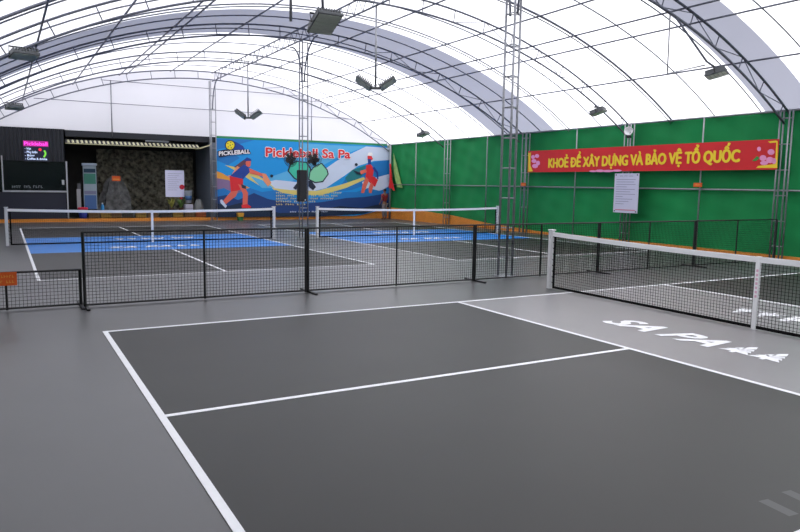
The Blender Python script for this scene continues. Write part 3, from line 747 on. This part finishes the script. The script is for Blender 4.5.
for j in range(nB+1):
    for i in range(nA):
        f = j/nB; r_ = (1-f)**.5*(.55+.12*math.sin(3*i)+rr.uniform(-.08, .08))+.08; a = 2*pi*i/nA
        vs.append((r_*math.cos(a)*.95, r_*math.sin(a)*.6, f*1.75))
for j in range(nB):
    for i in range(nA): fs.append((j*nA+i, j*nA+(i+1) % nA, (j+1)*nA+(i+1) % nA, (j+1)*nA+i))
fs.append(tuple(nB*nA+i for i in range(nA)))
bo.add(vs, fs, mat('boulder', srgb(112, 112, 112), .9, noise=.5, scale=6, bump=.8)); ob = bo.build('boulder'); ob.location = (3.3, 24.0, 0); ob.scale = (1.15, .8, 1.05)
tag(ob, 'pale grey boulder in the stall under the small orange sign', 'rock')
# standee
def Q(u, v, y): return at(u, v, 1, y)
a, b_ = Q(82.5, 163, 22.7), Q(97.5, 207, 22.7)
st = thing('display_standee', 'tall blue and green printed display stand inside the dark stall', 'display stand', (a.x, 22.7, 0))
wd = b_.x-a.x; h0, h1 = .45, a.z
MB().bbox((0, 0, h0), (wd, .05, h1-.1), flat('standee_grey', 150, 165, 178), .01).build('panel', st)
MB().bbox((-.03, -.03, h1-.1), (wd+.03, .08, h1), flat('standee_head', 170, 185, 205), .01).build('header', st)
pr = MB()
for f0, f1, c_ in ((.84, .93, flat('standee_dark', 25, 60, 84)), (.58, .82, flat('standee_teal', 60, 128, 112)), (.34, .42, flat('standee_mauve', 120, 122, 150)), (.0, .32, flat('standee_blue', 70, 105, 160))):
    pr.box((.03, -.004, h0+(h1-.1-h0)*f0), (wd-.03, -.001, h0+(h1-.1-h0)*f1), c_)
pr.build('print', st)
for x in (.05, wd-.05): MB().tube([(x, .025, 0), (x, .025, h0)], .02, M_dark, 6).build('leg', st)
MB().bbox((0, -.2, 0), (wd, .25, .03), M_dark, .01).build('base', st)
# small white stand beside it
a, b_ = Q(76.5, 189, 22.5), Q(81.3, 206, 22.5); ws = thing('white_stand', 'small white sign stand left of the blue display stand', 'sign', (a.x, 22.5, 0))
MB().bbox((0, 0, .45), (b_.x-a.x, .03, a.z), flat('stand_white', 165, 165, 170), .006).build('panel', ws)
MB().bbox((.03, -.001, a.z), (b_.x-a.x, .03, a.z+.22), flat('stand_grey', 92, 94, 100), .006).build('header', ws)
MB().tube([((b_.x-a.x)/2, .015, 0), ((b_.x-a.x)/2, .015, .46)], .025, M_dark, 6).build('leg', ws)
MB().bbox((0, -.12, 0), (b_.x-a.x, .15, .03), M_dark, .01).build('base', ws)
# ball bin (blue with red rim)
bb = thing('ball_bin', 'blue bin with a red rim in front of the display stands', 'bin', (Q(83, 215, 21.95).x, 21.95, 0))
MB().lathe([(.12, 0), (.17, .45), (.16, .45), (.11, .02)], (0, 0, 0), flat('bin_blue', 34, 48, 140), 18).build('body', bb, True)
MB().lathe([(.175, .44), (.2, .5), (.17, .54), (.15, .5)], (0, 0, 0), flat('bin_red', 200, 25, 60), 18).build('rim', bb, True)
# bottle
bt = thing('water_bottle', 'tall blue bottle standing right of the display stand', 'bottle', (Q(102.5, 208, 22.0).x, 22.0, .36))
MB().lathe([(.06, 0), (.065, .02), (.065, .22), (.03, .29), (.03, .31)], (0, 0, 0), flat('bottle_blue', 40, 130, 190), 14).build('body', bt, True)
MB().lathe([(.033, .31), (.033, .35), (.02, .36)], (0, 0, 0), flat('bottle_cap', 200, 210, 220), 12).build('cap', bt, True)
# low row of crates
cc = [(94, 'brown'), (106, 'ochre'), (116, 'brown'), (128, 'dark'), (141, 'ochre'), (153, 'brown'), (166, 'dark'), (178, 'ochre'), (190, 'brown'), (201, 'orange')]
CN = {'brown': flat('crate_brown', 112, 84, 52), 'ochre': flat('crate_ochre', 150, 118, 48), 'dark': flat('crate_dark', 62, 54, 44), 'orange': flat('crate_orange', 176, 92, 50)}
for i, (u, c_) in enumerate(cc):
    x = Q(u, 216, 21.95).x; t = thing('wooden_crate', '', 'crate', (x, 22.0, 0), group='crates along the stall front')
    neigh = ['nearest the display stand', 'second from the display stand', 'third, before the boulder', 'fourth from the display stand', 'fifth from the display stand',
             'sixth from the display stand', 'left of the white poster', 'under the white poster', 'right of the white poster', 'rightmost by the side wall'][i]
    t['label'] = f'low {c_} wooden crate in the front row, {neigh}'
    m_ = CN[c_]
    for k in range(3): MB().box((-.2, -.13, .02+.12*k), (.2, -.11, .11+.12*k), m_).build('slat', t)
    f_ = MB(); f_.box((-.2, -.11, .0), (-.18, .13, .36), m_); f_.box((.18, -.11, 0), (.2, .13, .36), m_); f_.box((-.18, .11, 0), (.18, .13, .36), m_); f_.box((-.18, -.11, .02), (.18, .11, .04), m_)
    f_.box((-.19, -.12, .355), (.19, .12, .36), m_)
    f_.build('frame', t)
# small orange sign inside
a, b_ = Q(112, 176, 22.7), Q(120.5, 181, 22.7)
ob = MB(); ob.box((0, 0, 0), (b_.x-a.x, .01, a.z-b_.z), MATS['sign_orange']); ob.box((.04, -.003, .05), (b_.x-a.x-.04, -.001, .09), MATS['sign_yellow']); ob.tube([(.14, .005, .1), (.14, .1, 1.92)], .006, M_dark, 4)
ob = ob.build('hanging_sign'); ob.location = (a.x, 22.7, b_.z); tag(ob, 'small orange sign hanging in front of the boulder in the stall', 'sign')
# poster on easel
a, b_ = Q(165, 170, 22.4), Q(184.5, 197, 22.4)
po = thing('poster_easel', 'white poster with a red seal on an easel inside the dark stall', 'poster', (a.x, 22.4, 0)); wd = b_.x-a.x
MB().box((0, 0, b_.z), (wd, .015, a.z), flat('poster_white', 222, 222, 250)).build('board', po)
tl = MB()
for i in range(9): tl.box((.1, -.003, a.z-.15-.085*i), (wd-.1-.1*(i % 3), -.001, a.z-.14-.085*i), c_gt)
tl.build('text_lines', po)
MB().lathe([(.105, 0), (.105, .01), (.02, .012)], (wd-.1, -.002, b_.z+.42), flat('seal_red', 190, 20, 50), 16, Matrix.Rotation(pi/2, 4, 'X')).build('seal', po)
for p in ((.1, 0), (wd-.1, 0)): MB().tube([(p[0], .03, a.z), (p[0], -.0, 0)], .015, M_dark, 6).build('leg', po)
MB().tube([(wd/2, .04, a.z), (wd/2, .6, 0)], .015, M_dark, 6).build('leg', po)
# potted plants below the poster
for u, lab, fl in ((172, 'leafy potted plant with yellow green blades under the poster left corner', (150, 150, 70)), (181, 'potted plant with a red bloom under the poster right corner', (90, 125, 60))):
    x = Q(u, 208, 21.98).x; pp = thing('potted_plant', lab, 'plant', (x, 22.0, .36), group='potted plants under the poster')
    MB().lathe([(.07, 0), (.1, .13), (.11, .13), (.11, .15), (.09, .15)], (0, 0, 0), flat('pot_brown', 92, 70, 50), 14).build('pot', pp, True)
    lf = MB(); r_ = random.Random(u)
    for k in range(34):
        a_ = r_.uniform(0, 6.28); L_ = r_.uniform(.25, .5); sp_ = r_.uniform(.1, .3); d = Vector((math.cos(a_), math.sin(a_), 0)); n_ = Vector((-d.y, d.x, 0))*.018
        p0_ = Vector((0, 0, .13)); p1_ = p0_+d*sp_*.5+Vector((0, 0, L_*.7)); p2_ = p0_+d*sp_+Vector((0, 0, L_))
        lf.add([p0_-n_*.5, p0_+n_*.5, p1_+n_, p1_-n_, p2_], [(0, 1, 2, 3), (3, 2, 4)], mat('leaf%d' % u, srgb(*fl), .7, noise=.25, scale=9))
    lf.build('foliage', pp)
    if u == 181:
        MB().lathe([(.0, 0), (.05, .02), (.06, .05), (.03, .08), (0, .09)], (0, -.08, .5), MATS['seal_red'], 10).build('bloom', pp, True)
# bucket, white box, grey sack on the right of the stall
bk = thing('plastic_bucket', 'white and blue plastic bucket tipped beside the poster in the stall', 'bucket', (Q(188.5, 197, 22.3).x, 22.3, .655))
Mk = Matrix.Rotation(.0, 4, 'Y')
MB().lathe([(.11, 0), (.15, .5), (.16, .52), (.14, .52), (.1, .02)], (0, 0, .05), flat('bucket_white', 165, 178, 190), 18, Mk).build('body', bk, True)
MB().lathe([(.125, .12), (.142, .3), (.14, .3), (.12, .12)], (0, 0, .05), flat('bucket_blue', 60, 100, 150), 18, Mk).build('blue_band', bk, True)
bx = thing('white_carton', 'small white carton standing right of the potted plants', 'box', (Q(188.5, 208, 22.3).x, 22.3, .36))
MB().bbox((-.16, -.14, 0), (.16, .14, .29), flat('carton_white', 190, 188, 205), .01).build('body', bx)
MB().box((-.15, -.142, .1), (.15, -.14, .13), flat('carton_tape', 150, 150, 165)).build('tape', bx)
bn2 = thing('low_bench', 'dark low bench behind the crates, carrying the carton and sack', 'bench', (Q(193, 208, 22.3).x, 22.36, 0))
MB().bbox((-.5, -.2, .31), (.5, .2, .355), CN['dark'], .008).build('seat', bn2)
for x in (-.46, .42):
    for y in (-.18, .14): MB().box((x, y, 0), (x+.04, y+.04, .31), CN['dark']).build('leg', bn2)
sk = MB(); vs = []; fs = []; nA, nB = 16, 8; r_ = random.Random(2)
for j in range(nB+1):
    f = j/nB; rr_ = .2*math.sqrt(max(0, 1-(f*1.02-.15)**2))*(1-.25*f)+.02
    for i in range(nA):
        a_ = 2*pi*i/nA; q = rr_*(1+.1*math.sin(5*a_+3*f))
        vs.append((q*math.cos(a_), q*.8*math.sin(a_), f*.5))
for j in range(nB):
    for i in range(nA): fs.append((j*nA+i, j*nA+(i+1) % nA, (j+1)*nA+(i+1) % nA, (j+1)*nA+i))
fs += [tuple(range(nA-1, -1, -1)), tuple(nB*nA+i for i in range(nA))]
sk.add(vs, fs, flat('sack_grey', 125, 128, 128)); ob = sk.build('grey_sack', None, True); ob.location = (Q(198.5, 208, 22.4).x, 22.38, .36)
tag(ob, 'rounded grey sack at the right end of the stall', 'sack')

# ------------------------------------------------------------------ kiosk
KY = YB-.02; kx0, kx1 = XL+.02, 1.26
ks = thing('black_kiosk', 'black corrugated kiosk with a serving window at the far left', 'kiosk', (kx0, KY, 0)); KW = kx1-kx0
def corr(z0, z1, x0, x1, m_, pitch=.14, d=.035):
    mb = MB(); x = x0; P = []
    while x < x1-.001:
        P += [(x, 0), (x+pitch*.4, 0), (x+pitch*.5, -d), (x+pitch*.9, -d)]; x += pitch
    P.append((min(x, x1), 0)); P = [(min(a, x1), b) for a, b in P]
    vs = [(a, b, z) for a, b in P for z in (z0, z1)]
    mb.add(vs, [(2*i, 2*i+2, 2*i+3, 2*i+1) for i in range(len(P)-1)], m_); return mb
corr(2.28, 3.5, 0, KW, M_black).build('corrugated_front', ks)
MB().box((0, 0, .13), (KW, .04, 1.14), M_navy).build('counter_panel', ks)
ko = MB(); ko.box((KW-.04, .0, 0), (KW, 1.6, 3.5), M_black); ko.box((0, 1.6, 0), (KW, 1.64, 3.5), M_black); ko.box((0, 0, 3.44), (KW, 1.6, 3.46), M_black); ko.box((0, 0, 0), (.04, 1.6, 3.46), M_black); ko.build('shell', ks)
fr = MB(); fw = .045; wx0 = -.83-kx0; M_fr = flat('kiosk_frame', 178, 180, 186)
fr.box((wx0-.02, -.05, 1.13), (KW+.03, -.0, 1.19), M_fr); fr.box((wx0-fw, -.05, 1.13), (wx0, 0, 2.45), M_fr); fr.box((KW-.01, -.05, .14), (KW+.035, 0, 2.3), M_fr); fr.build('window_frame', ks)
gl = mat('dark_glass', srgb(16, 22, 24), .15, spec=.6)
MB().box((0, .01, 1.14), (KW, .02, 2.28), gl).build('window_glass', ks)
wt = MB(); c_wt = flat('decal_grey', 125, 130, 135)
for u0, u1 in ((12, 21), (24, 31), (33, 43)):
    a, b_ = at(u0, 188, 1, KY), at(u1, 185.5, 1, KY); 
    strokes(wt, c_wt, (a.x-kx0, .006, a.z), (b_.x-a.x, 0, 0), (0, 0, b_.z-a.z), {12: (5,), 24: (4,), 33: (4,)}[u0], u0)
wt.build('window_decal', ks)
MB().bbox((KW-.17, -.02, 1.42), (KW-.08, .009, 1.6), M_fr, .01).build('socket', ks)
# led screen
a, b_ = at(23, 140.5, 1, KY-.06), at(49, 161.5, 1, KY-.06)
ls = thing('led_screen', 'lit LED screen with pink title on the black kiosk', 'screen', (a.x, KY-.068, b_.z)); sw, sh = b_.x-a.x, a.z-b_.z
MB().box((-.02, -.01, -.02), (sw+.02, .03, sh+.02), M_dark).build('case', ls)
e_bg = mat('led_back', srgb(14, 18, 40), .5, emit=.6); e_pk = mat('led_pink', srgb(235, 70, 205), .5, emit=.9); e_wt = mat('led_white', srgb(190, 205, 235), .5, emit=.9)
e_rd = mat('led_red', srgb(215, 40, 60), .5, emit=.8); e_gn = mat('led_green', srgb(110, 190, 60), .5, emit=.8)
sc_ = MB(); sc_.box((0, -.014, 0), (sw, -.01, sh), e_bg); sc_.box((0, -.016, sh*.73), (sw, -.014, sh), mat('led_magenta', srgb(150, 25, 120), .5, emit=.8))
put_text(sc_, 'Pickleball', e_pk, (.03, -.018, sh*.78), (sw-.06, 0, 0), (0, 0, sh*.18), 0, .02)
for i, (tx_, l_) in enumerate((('- V\u1ee3t', .25), ('- Ph\u1ee5 ki\u1ec7n', .5), ('- B\u00f3ng', .38), ('- Coffee & drinks', .88))):
    put_text(sc_, tx_, e_wt, (.04, -.018, sh*(.56-.165*i)), (sw*l_, 0, 0), (0, 0, sh*.11), 0, .02)
def disc(mb, x, z, r, m_, k=10, y=-.018): mb.add([(x+r*math.cos(2*pi*i/k), y, z+r*math.sin(2*pi*i/k)) for i in range(k)], [tuple(range(k))], m_)
disc(sc_, sw*.66, sh*.58, sh*.075, e_rd); 
for i in range(7): disc(sc_, sw*(.8+.07*math.cos(i*.4-1.4)), sh*(.24+.045*i), sh*.045, e_gn, y=-.018-.001*i)
sc_.build('display', ls)

# ------------------------------------------------------------------ bucket by the banner, child in the corner, flag
b0 = at(240.5, 222, 2, 0); y_ = 21.1
pb = thing('waste_bin', 'small yellow and green bin on the floor below the blue banner', 'bin', (at(240.3, 222, 1, y_).x, y_, 0))
MB().lathe([(.13, 0), (.16, .16), (.15, .16), (.12, .01)], (0, 0, 0), flat('bin_green', 40, 110, 60), 4, Matrix.Rotation(pi/4, 4, 'Z')).build('lower_body', pb)
MB().lathe([(.16, .16), (.185, .32), (.17, .32), (.14, .17)], (0, 0, 0), flat('bin_yellow', 225, 165, 50), 4, Matrix.Rotation(pi/4, 4, 'Z')).build('upper_body', pb)

def skin_mesh(joints, edges, material, name, parent=None, sub=2, root=0):
    me = bpy.data.meshes.new(name); me.from_pydata([j[0] for j in joints], edges, []); o = bpy.data.objects.new(name, me); C.objects.link(o)
    m1 = o.modifiers.new('s', 'SKIN'); m1.use_smooth_shade = True
    for i, j in enumerate(joints): me.skin_vertices[0].data[i].radius = (j[1], j[2] if len(j) > 2 else j[1])
    me.skin_vertices[0].data[root].use_root = True
    m2 = o.modifiers.new('d', 'SUBSURF'); m2.levels = sub; m2.render_levels = sub
    dg = bpy.context.evaluated_depsgraph_get(); dg.update()
    me2 = bpy.data.meshes.new_from_object(o.evaluated_get(dg)); o.modifiers.clear(); o.data = me2; bpy.data.meshes.remove(me)
    me2.materials.clear(); me2.materials.append(material)
    if parent: o.parent = parent
    return o
pe = thing('person', 'person in a dark red shirt standing in the corner by the green wall, back turned', 'person', (14.42, 20.35, 0), .35)
S = 1.42/1.7
def sj(L_): return [(Vector(p)*S, r*S, q*S) for p, r, q in L_]
M_skin = flat('skin_brown', 120, 80, 62); M_shirt = flat('shirt_red', 120, 22, 30); M_trs = flat('trousers_grey', 112, 104, 108)
J = sj([((0, 0, .92), .13, .1), ((0, .0, 1.12), .12, .085), ((0, 0, 1.32), .15, .09), ((0, 0, 1.43), .08, .07), ((0, 0, 1.5), .05, .05), ((0, .01, 1.6), .085, .095), ((0, .01, 1.68), .06, .07),
        ((.17, 0, 1.38), .05, .05), ((.23, .0, 1.12), .038, .038), ((.2, .14, .96), .028, .028), ((.19, .2, .9), .03, .018), ((.18, .26, .86), .014, .012),
        ((-.17, 0, 1.38), .05, .05), ((-.24, .0, 1.12), .038, .038), ((-.22, .12, .94), .028, .028), ((-.21, .17, .88), .03, .018), ((-.2, .22, .83), .014, .012),
        ((.09, 0, .84), .09, .09), ((.1, .01, .48), .06, .06), ((.1, -.02, .09), .04, .04), ((.1, .12, .035), .04, .03),
        ((-.09, 0, .84), .09, .09), ((-.1, .01, .48), .06, .06), ((-.1, -.02, .09), .04, .04), ((-.1, .12, .035), .04, .03)])
skin_mesh(J, [(0, 1), (1, 2), (2, 3), (3, 4), (4, 5), (5, 6), (2, 7), (7, 8), (8, 9), (9, 10), (10, 11), (2, 12), (12, 13), (13, 14), (14, 15), (15, 16), (0, 17), (17, 18), (18, 19), (19, 20), (0, 21), (21, 22), (22, 23), (23, 24)], M_skin, 'body', pe)
J = sj([((0, 0, .95), .155, .125), ((0, .0, 1.12), .145, .11), ((0, 0, 1.31), .175, .115), ((0, 0, 1.44), .09, .08), ((.18, 0, 1.38), .068, .068), ((.22, .0, 1.2), .06, .06), ((-.18, 0, 1.38), .068, .068), ((-.22, .0, 1.2), .06, .06)])
skin_mesh(J, [(0, 1), (1, 2), (2, 3), (2, 4), (4, 5), (2, 6), (6, 7)], M_shirt, 'shirt', pe)
J = sj([((0, 0, .93), .14, .115), ((.09, 0, .82), .1, .1), ((.1, .01, .48), .078, .078), ((.1, -.02, .13), .06, .06), ((-.09, 0, .82), .1, .1), ((-.1, .01, .48), .078, .078), ((-.1, -.02, .13), .06, .06)])
skin_mesh(J, [(0, 1), (1, 2), (2, 3), (0, 4), (4, 5), (5, 6)], M_trs, 'trousers', pe)
J = sj([((0, -.01, 1.71), .075, .085), ((0, -.035, 1.64), .092, .085), ((0, -.05, 1.55), .07, .05)])
skin_mesh(J, [(0, 1), (1, 2)], flat('hair_black', 20, 18, 20), 'hair', pe)
# red flag and flat pale green patch at the corner
fl = MB(); nA, nB = 6, 10; vs = []
for j in range(nB+1):
    f = j/nB
    for i in range(nA+1):
        g_ = i/nA; vs.append((-.02+.04*math.sin(9*g_+4*f), -(.10+.42*f)*g_, -1.12*f-.15*g_*f))
fl.add(vs, [(j*(nA+1)+i, j*(nA+1)+i+1, (j+1)*(nA+1)+i+1, (j+1)*(nA+1)+i) for j in range(nB) for i in range(nA)], flat('flag_red', 214, 30, 36))
ft = thing('red_flag', 'red flag hanging from the corner post above the person', 'flag', (XR-.18, YB-.34, 2.6))
fl.build('cloth', ft, True); MB().tube([(0, .0, -1.2), (0, 0, .15)], .015, M_steel, 6).build('pole', ft, True)
pt = MB(); pt.add([at(u, v, 0, XR-.08) for u, v in ((393.5, 153), (395.5, 160), (402.5, 188), (397, 187), (393.8, 172))], [(0, 1, 2, 3, 4)], mat('pale_patch', srgb(150, 190, 110), .8, noise=.3, scale=5))
tag(pt.build('pale_patch'), 'pale green triangular patch on the green wall beside the red flag', 'cloth')
